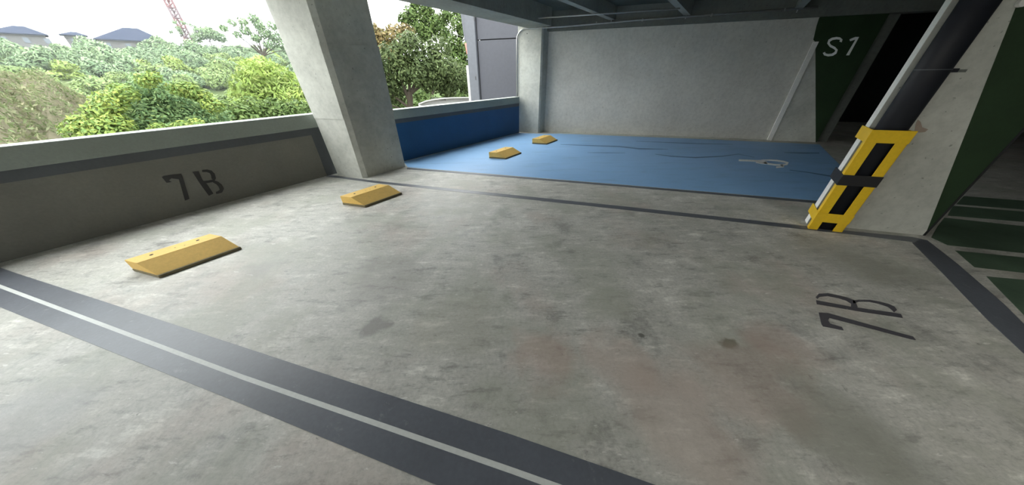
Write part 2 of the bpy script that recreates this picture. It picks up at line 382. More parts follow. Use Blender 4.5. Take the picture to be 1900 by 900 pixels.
# number on the first parapet
pw = lambda x, y: onp(x, y, W2 - outW * .001, dW)
def q2(x, y): return (280 + x / 10, 300 + y / 10)
offw = -outW * .003
prism('painted_digit', [pw(*q2(*p)) for p in ((200, 284), (240, 262), (400, 238), (560, 222), (585, 270), (715, 690), (632, 722), (520, 328), (380, 308), (335, 345), (385, 378), (290, 392))], offw, M['letter'], wl)['label'] = 'black digit 7 on the parapet'
bw = MB()
bw.prism([pw(*q2(*p)) for p in ((770, 190), (885, 178), (960, 340), (1045, 420), (1160, 592), (1075, 632), (960, 480), (870, 350))], offw)
for pts, w in (([(950, 172), (1040, 168), (1110, 190), (1150, 240), (1165, 310), (1160, 352), (1060, 372), (970, 385)], [2, 2.4, 3.0, 3.8, 4.2, 2.6, 2.2, 2.6]),
               ([(1160, 365), (1230, 395), (1285, 445), (1315, 505), (1300, 548), (1240, 572), (1208, 580)], [2.2, 3.0, 3.6, 4.0, 3.2, 2.2, 2])):
    mm = ribbon_px([q2(*p) for p in pts], w, pw, offw); bw.add(mm.v, mm.f)
bw.build('painted_letter', M['letter'], wl)['label'] = 'black letter B on the parapet'

# ------------------------------------------------------------------ rear wall, columns, ceiling
RW0 = np.array([1.33, 9.268, 0]); RWd = dA
RW1 = RW0 + dA * 6.0
SLAB = 3.0
nA = np.cross(dA, Z); nA = nA if nA @ dB < 0 else -nA        # out of the rear wall, to the camera
wb = prism('wall_back', [RW0 - dA * .35, RW1, RW1 - nA * .25, RW0 - dA * .35 - nA * .25], Z * SLAB, M['plaster']); tag(wb, kind='structure')
# low concrete plinth strip at the foot of the rear wall
box('plinth', RW0, dA * 5.9, nA * .10, Z * .012, M['conc_light'], wb)
# horizontal ledge / drip line along the top of the wall
cc = g(1000, 247); cl = np.array([.27, 9.32, 0])
ccol = empty('concrete_column', (cc + cl) / 2 + dB * .2, 'light grey concrete column at the far end of the blue parapet', 'column')
m = MB(); k1 = cc - dA * .035; k2 = cc + dB * .04
pl = [cl - dA * .02, k1, k2, cc + dB * .55, cl + dB * .55 - dA * .02]
m.prism(pl, Z * 2.72); m.build('shaft', M['conc_light'], ccol)
m = MB(); m.tube([onp(978, 62.5, cc, dA) + nA * .001, onp(978, 62.5, cc, dA) + nA * -.0 + nA * .004], .012, 10); m.build('tie_hole', M['dark'], ccol)

def face(px, p0, d): return onp(px[0], px[1], p0, d)
# perimeter beam over the parapets
zb = 2.64
e0 = g(740, 1, zb); e1 = g(950, 46, zb); i1 = g(992, 40, zb)
ed = (e1 - e0) / np.linalg.norm(e1 - e0)
bw_ = abs((i1 - e1) @ np.cross(ed, Z))
inn = np.cross(ed, Z); inn = inn if inn @ dA > 0 else -inn
start = e1 - ed * 24
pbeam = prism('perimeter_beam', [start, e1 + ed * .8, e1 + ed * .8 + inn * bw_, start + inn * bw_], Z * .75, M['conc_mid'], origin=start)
tag(pbeam, 'long concrete edge beam above the open side and parapets', 'beam')
# rear beam above the wall
rb0 = RW0 + Z * 2.58 + nA * .10 - dA * .35
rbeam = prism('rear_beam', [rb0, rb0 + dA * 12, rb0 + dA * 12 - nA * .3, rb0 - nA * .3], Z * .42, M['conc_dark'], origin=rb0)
tag(rbeam, 'dark concrete beam running along the top of the rear wall', 'beam')
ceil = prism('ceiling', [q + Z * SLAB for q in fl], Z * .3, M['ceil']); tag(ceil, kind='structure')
# joists along the depth of the building
for j, (px, lab) in enumerate((((1132, 27), 'leftmost ceiling joist meeting the rear beam'), ((1272, 15), 'middle ceiling joist, right of the first, above the rear wall'), ((1478, 8), 'right hand ceiling joist nearest the green pillar'))):
    q = onp(px[0], px[1], RW0 + nA * .1, dA); q = np.array([q[0], q[1], 2.74])
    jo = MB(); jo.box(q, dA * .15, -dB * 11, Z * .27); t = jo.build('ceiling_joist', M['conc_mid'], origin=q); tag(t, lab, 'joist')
    hg = MB(); h0 = q + dA * .06 - dB * .03 - Z * .001; hg.tube([h0, h0 - Z * .07], .012, 8); hg.build('hanger_rod', M['steel'], t)

# conduit: up the outer edge of the column, bend, along the rear beam
zc = 2.67
cb = cl - dA * .045 + nA * .03
pth = [cb + Z * 1.03, cb + Z * 2.4]
for i in range(1, 8):
    an = i / 8 * math.pi / 2; pth.append(cb + Z * (2.4 + .24 * math.sin(an)) + dA * (.24 * (1 - math.cos(an))))
st = cb + dA * .24 + Z * 2.64; 
pth += [st, st + dA * 1.0, RW0 + nA * .13 + dA * 2 + Z * 2.70, RW0 + nA * .13 + dA * 5.6 + Z * 2.74]
m = MB(); m.tube(pth, .018, 10)
cond = m.build('conduit', M['steel'], origin=cb, smooth=True); tag(cond, 'pale metal conduit bending up the column and along the rear beam', 'pipe')
for s_ in (1.0, 2.1, 3.6, 5.0):
    q = RW0 + nA * .10 + dA * s_ + Z * (2.685 + .01 * s_)
    box('conduit_clamp', q - Z * .03, dA * .03, nA * .05, Z * .05, M['steel'], cond)
q0 = onp(970, 20, RW0 + nA * 1.2, dA); 
m = MB(); a0 = np.array([q0[0], q0[1], 2.72]); m.tube([a0, a0 + dA * 3.4], .014, 8); o = m.build('ceiling_conduit', M['steel'], origin=a0, smooth=True)
tag(o, 'thin pale conduit crossing beneath the ceiling joists', 'pipe')

# ------------------------------------------------------------------ slanted looking pillar on the left
K = g(676, 331); L = K - dA * .70
pil = empty('concrete_pillar', (K + L) / 2 + dB * .35, 'broad grey concrete pillar between the grey bay and the blue bay', 'pillar')
T0 = 0.0; 
# board-marked shaft cast in lifts, its outer edge leaning out slightly towards the beam
m = MB()
def ring(z, e):
    lo = float(np.interp(z, [0, 1.06, 1.84, 2.66], [.69, .745, .81, .87])); Lz = K - dA * lo
    p = [Lz + dB * .10, Lz + dA * .085 - nA * .0, K - dA * .040, K + dB * .070, K + dB * .885, K + dB * .93 - dA * .05, Lz + dB * .93]
    cen = sum(p) / len(p); return [t + (t - cen) / np.linalg.norm(t - cen) * e + Z * z for t in p]
for z0, z1, e in [(0, 1.0, 0), (1.0, 2.02, .008), (2.02, 2.66, -.006)]:
    a_ = ring(z0, e); b_ = ring(z1, e); k_ = len(a_)
    m.add(a_ + b_, [tuple(range(k_))[::-1], tuple(range(k_, 2 * k_))] + [(i, (i + 1) % k_, (i + 1) % k_ + k_, i + k_) for i in range(k_)])
m.build('shaft', M['conc_light'], pil)

# ------------------------------------------------------------------ rear wedge-painted pillar S1
SR = g(1515, 264)
sl = SR - dA * 1.09
s1 = empty('painted_pillar', (sl + SR) / 2, 'rear pillar painted dark green above a grey wedge, marked S1', 'pillar')
prism('shaft', [sl, SR, SR + dB * .5, sl + dB * .5], Z * 2.62, M['conc'], s1)
ps = lambda x, y: onp(x, y, SR, dA)
gp = [ps(1513.5, 264), ps(1513, 78), ps(1509, 74), ps(1515, 48), ps(1520, 33), ps(1529, 26), ps(1540, 24), ps(1650, 20), SR + Z * .0]
gp[-2] = np.array([SR[0], SR[1], 2.60])
gp = [gp[0], gp[1], gp[2], gp[3], gp[4], gp[5], gp[6], gp[7], SR]
prism('green_paint', gp, nA * .003, M['green'], s1)['label'] = 'dark green painted upper field'
prism('edge_strip', [sl, sl + dA * .10, sl + dA * .10 + Z * 2.14, sl + Z * 2.14], nA * .02, M['worn_white'], s1)['label'] = 'pale worn strip down the left edge'
def q3(x, y): return (1500 + x / 6.427, y / 6.427)
ps2 = lambda x, y: onp(x, y, SR + nA * .003, dA)
mm = ribbon_px([q3(*t) for t in ((382, 500), (392, 474), (372, 459), (335, 455), (285, 463), (250, 483), (238, 515), (262, 548), (310, 572), (335, 597), (322, 630), (285, 652), (235, 658), (195, 648), (184, 625))], 2.3, ps2, nA * .003)
mm.build('painted_letter', M['white_letter'], s1)['label'] = 'white letter S'
mm = MB(); mm.prism([ps2(*q3(*t)) for t in ((488, 470), (520, 455), (560, 440), (604, 440), (485, 660), (448, 660), (560, 472), (498, 492))], nA * .003)
mm.build('painted_digit', M['white_letter'], s1)['label'] = 'white digit 1'
# recessed dark jamb to the right of it
jr = SR + dA * .035 - nA * .12
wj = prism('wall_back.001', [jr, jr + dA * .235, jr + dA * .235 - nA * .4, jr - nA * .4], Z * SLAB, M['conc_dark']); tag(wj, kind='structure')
# beyond: service area, its darkness put into the near-black wall colour
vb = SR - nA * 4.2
wv = prism('wall_back.002', [vb - dA * .4, vb + dA * 12, vb + dA * 12 - nA * .2, vb - dA * .4 - nA * .2], Z * SLAB, M['painted_dark']); tag(wv, kind='structure')
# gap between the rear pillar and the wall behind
ws = prism('wall_back.003', [SR - dA * .2 - nA * .4, SR - dA * .0 - nA * .4, SR - nA * 4.2, SR - dA * .2 - nA * 4.2], Z * SLAB, M['painted_dark']); tag(ws, kind='structure')

# ------------------------------------------------------------------ near right pillar
P0 = np.array([3.6, 2.884, 0]); PR = g(1716, 437); PR = P0 + dA * ((PR - P0) @ dA)
pw_ = float((PR - P0) @ dA)
rp_ = empty('wedge_painted_pillar', (P0 + PR) / 2, 'large grey pillar with dark green side wedge behind the yellow guard', 'pillar')
PC = P0 + dA * .028
prism('shaft', [PC, PR, PR + dB * .6, PC + dA * .5 + dB * .6, PC + dB * .12], Z * SLAB, M['conc'], rp_)
pp = lambda x, y: onp(x, y, P0, dA)
ap = PR; up = pp(1890, 0); slope = (up - ap); up2 = ap + slope * (SLAB / up[2])
prism('green_paint', [ap, PR + Z * SLAB, up2], nA * .003, M['green'], rp_)['label'] = 'dark green painted wedge on the right'
prism('edge_strip', [PC - dA * .004, PC - dA * .004 + dB * .12, PC + dB * .12, PC], Z * SLAB, M['white_strip'], rp_)['label'] = 'white painted narrow left side'
q = pp(1893, 5) + nA * .003
m = MB(); m.tube([q, q + nA * .03], .03, 18); t = m.build('round_fitting', M['white_strip'], origin=q); tag(t, 'small round white fitting high on the green painted pillar', 'fitting')
prism('edge_strip', [PR - dA * .02, PR, PR + Z * SLAB, PR - dA * .02 + Z * SLAB], nA * .005, M['black'], rp_)['label'] = 'thin black line down the right edge'
# black downpipe
pc = P0 + dA * .155 + nA * .064
def oval(z0, z1, e=0.0):
    q = [pc + dA * (.122 + e) * math.cos(t) + nA * (.060 + e) * math.sin(t) + Z * z0 for t in np.linspace(0, 2 * math.pi, 41)[:-1]]
    m = MB(); m.prism(q, Z * (z1 - z0)); return m
m = oval(0, SLAB)
dp = empty('downpipe', pc, 'thick black vertical downpipe fixed to the grey pillar', 'pipe')
for k in list(range(1)): o = m.build('pipe_body', M['pipe'], dp, smooth=False)
for pgn in o.data.polygons: pgn.use_smooth = len(pgn.vertices) == 4
m = oval(1.585, 1.591, .0015); m.build('joint_seam', M['strip'], dp)
box('bracket', P0 + dA * .24 + Z * 1.565, dA * .10, nA * .05, Z * .03, M['pipe'], dp)
box('bracket_trace', P0 + dA * .34 + Z * 1.565, dA * .09, nA * .003, Z * .022, M['conc_dark'], dp)

M['rust'] = plain('rust_stain', (.34, .27, .22), .9)
prism('rust_stain', [pp(*t) for t in ((1697, 243), (1699, 230), (1703, 222), (1708, 226), (1711, 236), (1722, 240), (1716, 245), (1705, 246))], nA * .002, M['rust'], rp_)
# yellow guard
G0 = g(1499, 424.7); gd = empty('pipe_guard', G0, 'yellow steel guard frame with a black middle band around the pipe', 'guard')
t_ = .008
def Lplate(name, z0, z1, mat, s0=0.0, s1=.325, wing=.335, e=0.0):
    m = MB()
    a = G0 - dA * e + nA * e + Z * z0
    m.box(a + dA * s0, dA * (s1 - s0 + e), -nA * t_, Z * (z1 - z0))
    # left wing, running back beside the pillar corner
    m.box(a + dA * s0, dB * wing, dA * t_, Z * (z1 - z0))
    return bevel(m.build(name, mat, gd), .002)
Lplate('upper_band', .982, 1.10, M['yellow'], e=.006)
Lplate('middle_band', .545, .657, M['black'], e=.009)['label'] = 'black middle band'
Lplate('lower_band', .105, .213, M['yellow'], e=.006)
for s0, s1_, side in ((0, .09, 0), (.232, .322, 1)):
    m = MB()
    m.box(G0 + dA * s0, dA * (s1_ - s0), -nA * t_, Z * 1.0)
    if side == 0: m.box(G0 + dA * s0, dB * .075, dA * t_, Z * 1.0)
    else: m.box(G0 + dA * s1_, dB * .13, -dA * t_, Z * 1.0)
    bevel(m.build('rail', M['yellow'], gd), .002)
for z_ in (1.04, .16):
    m = MB(); m.box(G0 + dA * .32 + Z * (z_ - .05), dB * .15, -dA * t_, Z * .10); m.build('wall_tab', M['yellow'], gd)

# ------------------------------------------------------------------ wheel stops
def wheel_stop(name, loc, label):
    root = empty(name, loc, label, 'wheel stop', 'yellow wheel stops')
    w, tw, ln, h, sk = .40, .20, .615, .136, .030
    def X(s, v, z): return np.array(loc) + dA * s + dB * v + Z * z
    prof = [(0.0, sk), (-.004, h - .008), (.004, h), (tw - .006, h), (tw + .004, h - .006), (w - .012, sk)]
    m = MB(); k = len(prof); v = []
    for vv, ins in ((0.004, 1), (ln - .004, 1)):
        for s, z in prof: v.append(X(s, vv, z))
    m.add(v, [tuple(range(k)), tuple(range(k, 2 * k))] + [(i, (i + 1) % k, (i + 1) % k + k, i + k) for i in range(k)])
    bevel(m.build('body', M['yellow_stop'], root), .006)
    m = MB(); m.prism([X(0, 0, 0), X(w, 0, 0), X(w, ln, 0), X(0, ln, 0)], Z * sk); bevel(m.build('rubber_base', M['rubber'], root), .005)
    for vv in (.14, .47):
        c = X(.095, vv, h - .001)
        m = MB(); m.tube([c, c + Z * .0025], .014, 14); m.build('bolt_hole', M['dark'], root)
    for (s, vv) in ((.1, .30), (.12, .36)):
        c = X(s, vv, h - .001)
        m = MB(); m.tube([c, c + Z * .002], .006, 8); m.build('scuff_mark', M['rubber'], root)
    return root
def copy_tree(o, parent=None):
    c = o.copy(); C.objects.link(c); c.parent = parent
    for ch in list(o.children):
        copy_tree(ch, c)
    return c
ws0 = wheel_stop('wheel_stop', g(248.7, 503.5), 'nearest and largest yellow wheel stop, in front of the wall number 7B')
def ws_copy(loc, lab):
    c = copy_tree(ws0); c.location = loc; c['label'] = lab; c['_w'] = [float(t) for t in loc]; return c
ws_copy(g(637.3, 380) - dA * .01, 'yellow wheel stop on grey floor beside the broad pillar')
ws_copy(g(907.4, 293.7), 'nearer of the two yellow wheel stops on the blue floor')
ws_copy(g(987.3, 267), 'farthest yellow wheel stop, on blue floor by the far column')

# ------------------------------------------------------------------ right side and back of the garage
AR = BACK + dA * FAR
wr = prism('wall_right', [NB + dA * 12, AR, AR + dA * .2, NB + dA * 12.2], Z * SLAB, M['conc_dark']); tag(wr, kind='structure')
BO = BACK + dA * 5.6  # unseen back wall; opening width shaped for the light it lets in
wf = prism('wall_front', [BACK, BO, BO - dB * .2, BACK - dB * .2], Z * 1.05, M['wall_low']); tag(wf, kind='structure')
wf2 = prism('wall_front.001', [BO, AR, AR - dB * .2, BO - dB * .2], Z * SLAB, M['conc_dark']); tag(wf2, kind='structure')

# fill lamp added behind the camera to brighten the right-hand floor
lp = np.array([3.2, -1.6, 2.86])
lamp = empty('added_fill_lamp', lp, 'added unseen fill lamp hanging below the ceiling over the aisle', 'lamp')
box('housing', lp - dA * .65 - dB * .08 + Z * .03, dA * 1.3, dB * .16, Z * .11, M['white_strip'], lamp)
em = bpy.data.materials.new('fill_tube_glow'); em.use_nodes = True; em.node_tree.nodes['Principled BSDF'].inputs['Emission Color'].default_value = (1, .97, .90, 1); em.node_tree.nodes['Principled BSDF'].inputs['Emission Strength'].default_value = 1.5
m = MB(); m.tube([lp - dA * .6, lp + dA * .6], .019, 10); m.build('tube', em, lamp)
al = bpy.data.lights.new('added_fill_light', 'AREA'); al.shape = 'RECTANGLE'; al.size = 1.2; al.size_y = .12; al.energy = 19; al.color = (1, .97, .88)
ao = bpy.data.objects.new('added_fill_light', al); link(ao, lamp); ao.location = (0, 0, -.03); ao.rotation_euler = (0, 0, math.atan2(dA[1], dA[0]))

# ------------------------------------------------------------------ neighbouring facade
FP = V3 + dB * 2.2
fc = empty('neighbour_facade', FP - Z * 5, 'slate grey clad neighbouring building seen beside the far column', 'building')
fp = lambda x, y: onp(x, y, FP, dA)
def fac(name, x0, x1, mat, off=0.0, th=.12, ztop=4.2):
    a = fp(x0, 184); b = fp(x1, 184); a[2] = b[2] = -5
    m = MB(); m.prism([a + nA * off, b + nA * off, b + nA * (off - th), a + nA * (off - th)], Z * (ztop + 5)); return m.build(name, mat, fc)
fac('side_post', 870.5, 876, M['white_out'], .02, .1, 1.9)
fac('steel_column', 876, 891.5, M['slate_l'], .10, .25)
fac('joint_gap', 891.5, 893.5, M['dark'], -.05)
pn = fac('cladding_panel', 893.5, 978, M['slate'], 0.0, .12, 2.62)
a = fp(893.5, 184); b = fp(978, 184); a[2] = b[2] = 2.65
m = MB(); m.prism([a, b, b - nA * .12, a - nA * .12], Z * 1.6); m.build('cladding_panel', M['slate'], fc)
for (x, y) in ((881.5, 36), (884, 145)):
    c = fp(x, y) + nA * .101; box('bolt_slot', c - Z * .06, dA * .03, nA * .004, Z * .12, M['dark'], fc)
b0 = fp(858, 30); b1 = fp(866, 79)
m = MB(); m.prism([fp(853, 15), fp(861, 15), fp(869, 79), fp(862, 76)], -nA * .1); m.build('brace', M['slate_l'], fc)
m = MB(); m.prism([fp(862, 80), fp(870, 80), fp(873, 103), fp(866, 100)], -nA * .05); m.build('bracket_plate', M['pink'], fc)
# body of the building behind the panel
a = fp(893.5, 184) - nA * .2; b = fp(975, 184) - nA * .2; a[2] = b[2] = -5
m = MB(); m.prism([a, b, b - nA * 5, a - nA * 5 + dA * .3], Z * 9); m.build('wall_block', M['slate'], fc)

# ------------------------------------------------------------------ outdoors: ground
def el_interp(az, tab):
    xs = [t[0] for t in tab]; ys = [t[1] for t in tab]; return float(np.interp(az, xs, ys))
CREST = [(-100, 2.4), (-60, 2.3), (-52, 2.1), (-47.5, 2.2), (-45.5, 2.8), (-41, 2.7), (-36, 2.3), (-30, 2.2), (10, 2.0)]
MOUND = [(-100, 1.0), (-62, .8), (-58, .2), (-55.5, -.6), (-53.5, -2.6), (-51, -5.0), (-48, -9), (-40, -14), (10, -14)]
def sm(a, b, x):
    t = min(1, max(0, (x - a) / (b - a))); return t * t * (3 - 2 * t)
def ground_z(r, az):
    z = -5 - 3.0 * sm(10, 40, r)
    zc_ = 1.6 + 110 * math.tan(math.radians(el_interp(az, CREST)))
    z = z + (zc_ - z) * sm(42, 112, r) ** .85
    if r > 112: z = zc_ - .01 * (r - 112)
    mz = 1.6 + 30 * math.tan(math.radians(el_interp(az, MOUND)))
    b = sm(6, 30, r) * (1 - sm(30, 44, r)); z2 = -5 + (mz + 5) * b
    z = max(z, z2) if r < 60 else z
    if r < 45: z += .35 * math.sin(r * 1.1 + az * 2.1) * math.sin(az * 2.9 + r * .4) * sm(12, 20, r)
    return z + .25 * math.sin(r * .31 + az * .8) + .2 * math.sin(az * 1.7 - r * .13)
V = []; Fc = []; azs = np.linspace(-110, 12, 150); rs = np.concatenate([np.linspace(6, 60, 50), np.linspace(62, 130, 40), np.linspace(140, 320, 8)])
for r in rs:
    for az in azs:
        a_ = math.radians(az); V.append((r * math.sin(a_), r * math.cos(a_), ground_z(r, az)))
n_ = len(azs)
for i in range(len(rs) - 1):
    for j in range(n_ - 1): Fc.append((i * n_ + j, i * n_ + j + 1, (i + 1) * n_ + j + 1, (i + 1) * n_ + j))
def ground_mat():
    m, nt, bs = mat_new('grassy_hillside'); P = wpos(nt)
    k = ramp(nt, noise(nt, P, .12, 8, .7), [(.3, (.045, .07, .03)), (.5, (.07, .10, .04)), (.7, (.11, .13, .06))])
    k2 = ramp(nt, noise(nt, P, .5, 8, .75), [(.3, (.09, .09, .055)), (.5, (.14, .13, .09)), (.7, (.19, .17, .12))])
    ln = N(nt, 'ShaderNodeVectorMath'); ln.operation = 'LENGTH'; nt.links.new(P, ln.inputs[0])
    dv = N(nt, 'ShaderNodeMath'); dv.operation = 'DIVIDE'; nt.links.new(ln.outputs['Value'], dv.inputs[0]); dv.inputs[1].default_value = 100
    k = mixc(nt, ramp(nt, dv.outputs[0], [(.40, 1.), (.46, 0.)]), k, k2)
    nt.links.new(k, bs.inputs['Base Color']); bs.inputs['Roughness'].default_value = .9; bs.inputs['Specular IOR Level'].default_value = 0
    bump(nt, bs, noise(nt, P, 1.5, 8, .8), .8, .6)
    return m
hill = mk('hillside', V, Fc, ground_mat(), smooth=True); tag(hill, kind='structure'); fixn(hill)

# ------------------------------------------------------------------ outdoors: vegetation
rng = np.random.default_rng(7)
def leaf_quads(cent, nrm, size, aspect=.45, droop=0.0):
    """one folded leaf quad per centre."""
    n = len(cent); t = rng.normal(size=(n, 3)); t -= (t * nrm).sum(1)[:, None] * nrm; t /= np.linalg.norm(t, axis=1)[:, None]
    t[:, 2] -= droop; t /= np.linalg.norm(t, axis=1)[:, None]
    b = np.cross(nrm, t); b /= np.linalg.norm(b, axis=1)[:, None] + 1e-9
    s = size * rng.uniform(.6, 1.3, n)[:, None]
    v = np.stack([cent - t * s, cent + b * s * aspect, cent + t * s, cent - b * s * aspect], 1).reshape(-1, 3)
    return v
def leaf_mesh(name, verts, mat):
    n = len(verts) // 4; me = bpy.data.meshes.new(name)
    me.vertices.add(len(verts)); me.vertices.foreach_set('co', verts.astype(np.float32).ravel())
    me.loops.add(n * 4); me.loops.foreach_set('vertex_index', np.arange(n * 4, dtype=np.int32))
    me.polygons.add(n); me.polygons.foreach_set('loop_start', np.arange(0, n * 4, 4, dtype=np.int32)); me.polygons.foreach_set('loop_total', np.full(n, 4, dtype=np.int32))
    me.materials.append(mat); me.update(calc_edges=True); me.validate(); return me
def blob_points(blobs, n, shell=.55):
    """points in ellipsoidal blobs [(x,y,z,rx,ry,rz)], dense towards the shell."""
    w = np.array([b[3] * b[4] + b[4] * b[5] for b in blobs]); w = w / w.sum(); idx = rng.choice(len(blobs), n, p=w)
    B = np.array(blobs)[idx]; d = rng.normal(size=(n, 3)); d /= np.linalg.norm(d, axis=1)[:, None]
    rr = 1 - (1 - shell) * rng.random(n) ** 1.5
    return B[:, :3] + d * B[:, 3:] * rr[:, None], d
def make_crown(name, blobs, n, size, mat, aspect=.45, shell=.55, droop=.2, parent=None):
    p_, d = blob_points(blobs, n, shell); nr = d + rng.normal(size=d.shape) * .5; nr[:, 2] += .4; nr /= np.linalg.norm(nr, axis=1)[:, None]
    me = leaf_mesh(name, leaf_quads(p_, nr, size, aspect, droop), mat)
    o = bpy.data.objects.new(name, me); link(o, parent); o['kind'] = 'stuff'; return o
def branches(name, segs, mat, parent):
    m = MB()
    for a, b, r0, r1 in segs: m.tube([a, (np.array(a) + np.array(b)) / 2 + rng.normal(size=3) * .04 * np.linalg.norm(np.array(b) - a), b], [r0, (r0 + r1) / 2, r1], 7, False)
    me = bpy.data.meshes.new(name); me.from_pydata(m.v, [], m.f); me.materials.append(mat); me.update()
    o = bpy.data.objects.new(name, me); link(o, parent); return o
M['bark'] = plain('grey_brown_bark', (.045, .038, .03), .9, 0, 0.0)
M['leaf_mid'] = foliage_mat('mid_green_leaves', [(.07, .12, .04), (.12, .19, .06), (.17, .24, .085), (.10, .16, .06)])
M['leaf_dark'] = foliage_mat('dark_green_leaves', [(.05, .075, .03), (.09, .13, .05), (.14, .18, .08), (.07, .10, .045)])
M['leaf_yellow'] = foliage_mat('yellow_green_leaves', [(.16, .27, .09), (.22, .34, .10), (.33, .42, .10), (.18, .30, .10), (.38, .43, .12), (.20, .32, .11)])
M['leaf_gloss'] = foliage_mat('broad_green_leaves', [(.11, .20, .10), (.18, .30, .13), (.27, .40, .18), (.14, .25, .13), (.32, .43, .16)])
M['leaf_lime'] = foliage_mat('lime_bamboo_leaves', [(.24, .36, .09), (.33, .45, .11), (.28, .40, .13), (.42, .50, .17)])
M['leaf_bamboo'] = foliage_mat('soft_green_bamboo_leaves', [(.20, .31, .12), (.26, .37, .14), (.31, .41, .16), (.23, .33, .15)])
M['leaf_hazed'] = foliage_mat('haze_tinted_leaves', [(.20, .32, .18), (.26, .38, .22), (.31, .41, .25)])  # distance haze put into a paler, bluer leaf colour
M['leaf_rust'] = foliage_mat('rusty_olive_leaves', [(.19, .15, .07), (.26, .19, .09), (.17, .18, .07), (.30, .22, .12)])
M['dry'] = foliage_mat('dry_grass_blades', [(.26, .27, .17), (.33, .33, .22), (.20, .26, .13), (.30, .27, .19), (.15, .21, .09), (.24, .28, .15)], transl=.15)

# bamboo clump prototypes: domes of drooping plumes
def clump_mesh(seed, mat, n=2600):
    random.seed(seed); blobs = []
    for i in range(11):
        a_ = random.uniform(0, 2 * math.pi); rr = random.uniform(.2, 1.9)
        blobs.append((rr * math.cos(a_), rr * math.sin(a_), 1.5 + random.uniform(-.4, 1.1) - rr * .45, random.uniform(.7, 1.2), random.uniform(.7, 1.2), random.uniform(.6, 1.15)))
    p_, d = blob_points(blobs, n, .8); nr = d + rng.normal(size=d.shape) * .3; nr[:, 2] += .5; nr /= np.linalg.norm(nr, axis=1)[:, None]
    return leaf_mesh('bamboo_clump', leaf_quads(p_, nr, .30, .35, .5), mat)
protos = [clump_mesh(1, M['leaf_bamboo']), clump_mesh(2, M['leaf_bamboo']), clump_mesh(3, M['leaf_hazed']), clump_mesh(4, M['leaf_lime'])]
first = {}
random.seed(11)
r = 50.0
while r < 108:
    step = 2.9 / r * 57.3
    az = -64.0 + random.uniform(0, step)
    while az < -31.5:
        if True:
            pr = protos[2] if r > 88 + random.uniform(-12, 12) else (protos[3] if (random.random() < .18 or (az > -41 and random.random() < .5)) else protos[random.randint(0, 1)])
            if az < -33 or r < 95:
                o = bpy.data.objects.new('bamboo_clump', pr); C.objects.link(o)
                rr = r + random.uniform(-2.5, 2.5); a2 = math.radians(az + random.uniform(-.5, .5) * step)
                o.location = (rr * math.sin(a2), rr * math.cos(a2), ground_z(rr, math.degrees(a2)) - .5)
                k = random.uniform(.75, 1.2); o.scale = (k, k, k * random.uniform(.75, 1.1)); o.rotation_euler = (0, 0, random.uniform(0, 6.28))
                pi_ = protos.index(pr)
                tag(o, ['rounded feathery bamboo clump on the far green hillside', 'dense soft green bamboo clump on the hillside across the valley', 'bluish green bamboo clump high on the hazy hillside', 'bright lime green bamboo clump on the far hillside'][pi_], 'bamboo', ['rounded green bamboo clumps', 'dense green bamboo clumps', 'bluish bamboo clumps', 'lime bamboo clumps'][pi_])
        az += step * random.uniform(.85, 1.2)
    r *= 1.058

def tree(name, px, py, dist, base_z, label, blobs, n, size, mat, segs, cat='tree', **kw):
    c = sky_pt(px, py, dist); root = empty(name, (c[0], c[1], base_z), label, cat)
    make_crown('foliage', blobs, n, size, mat, parent=root, **kw)
    if segs: branches('trunk', segs, M['bark'], root)
    return root
def tz(px, py, dist): return sky_pt(px, py, dist)[2]

# leafy shrub just beyond the parapet
def blobs_px(c0, base_z, spec, dist):
    out = []
    c = sky_pt(c0[0], c0[1], dist)
    for (x, y, rpx, dd) in spec:
        q = sky_pt(x, y, dist + dd); rr = rpx
        out.append((q[0] - c[0], q[1] - c[1], q[2] - base_z, rr, rr, rr * .85))
    return out
D = 13.0; bz = -3.2
sp_ = [(280, 160, .42, 0), (255, 185, .5, .2), (310, 185, .5, 0), (350, 190, .5, .3), (230, 215, .55, .3), (290, 220, .7, 0), (350, 225, .6, 0), (395, 215, .5, .3), (215, 240, .45, 0), (300, 250, .8, 0), (380, 245, .6, 0), (250, 262, .8, 0), (340, 280, .9, 0)]
sh = tree('leafy_shrub', 300, 230, D, bz, 'bushy green shrub with broad glossy leaves rising just beyond the parapet', blobs_px((300, 230), bz, sp_, D), 15000, .055, M['leaf_gloss'],
          [((0, 0, 0), (.1, .1, 2.6), .09, .05), ((.1, .1, 1.8), (-1.0, .3, 3.2), .05, .02), ((.1, .1, 1.8), (.9, -.3, 3.2), .05, .02), ((0, 0, 2.2), (0.1, 0, 4.1), .05, .015)], cat='shrub', aspect=.42)
sp_ = [(205, 190, .30, -.3), (230, 172, .26, -.3), (190, 210, .32, -.3), (170, 232, .36, -.3), (150, 243, .32, -.3), (215, 232, .34, -.5), (190, 246, .4, -.6)]
tree('yellow_shrub', 190, 230, D - .4, bz, 'yellow green shrub spilling along the parapet left of the glossy shrub', blobs_px((190, 230), bz, sp_, D - .4), 4200, .05, M['leaf_yellow'],
     [((0, 0, 0), (.1, 0, 2.9), .06, .03)], cat='shrub')
sp_ = [(352, 168, .26, -.3), (375, 178, .24, -.3), (328, 165, .2, -.4), (395, 196, .26, -.5), (300, 243, .24, -1.0), (340, 238, .22, -1.2), (365, 232, .2, -1.0), (270, 150, .2, -.5), (285, 143, .16, -.5)]
tree('young_shrub', 350, 200, D - .5, bz, 'fresh yellow leaved young growth among the glossy shrub', blobs_px((350, 200), bz, sp_, D - .5), 3000, .048, M['leaf_yellow'],
     [((0, 0, 0), (0, 0, 3.2), .05, .02)], cat='shrub')
D = 17.0
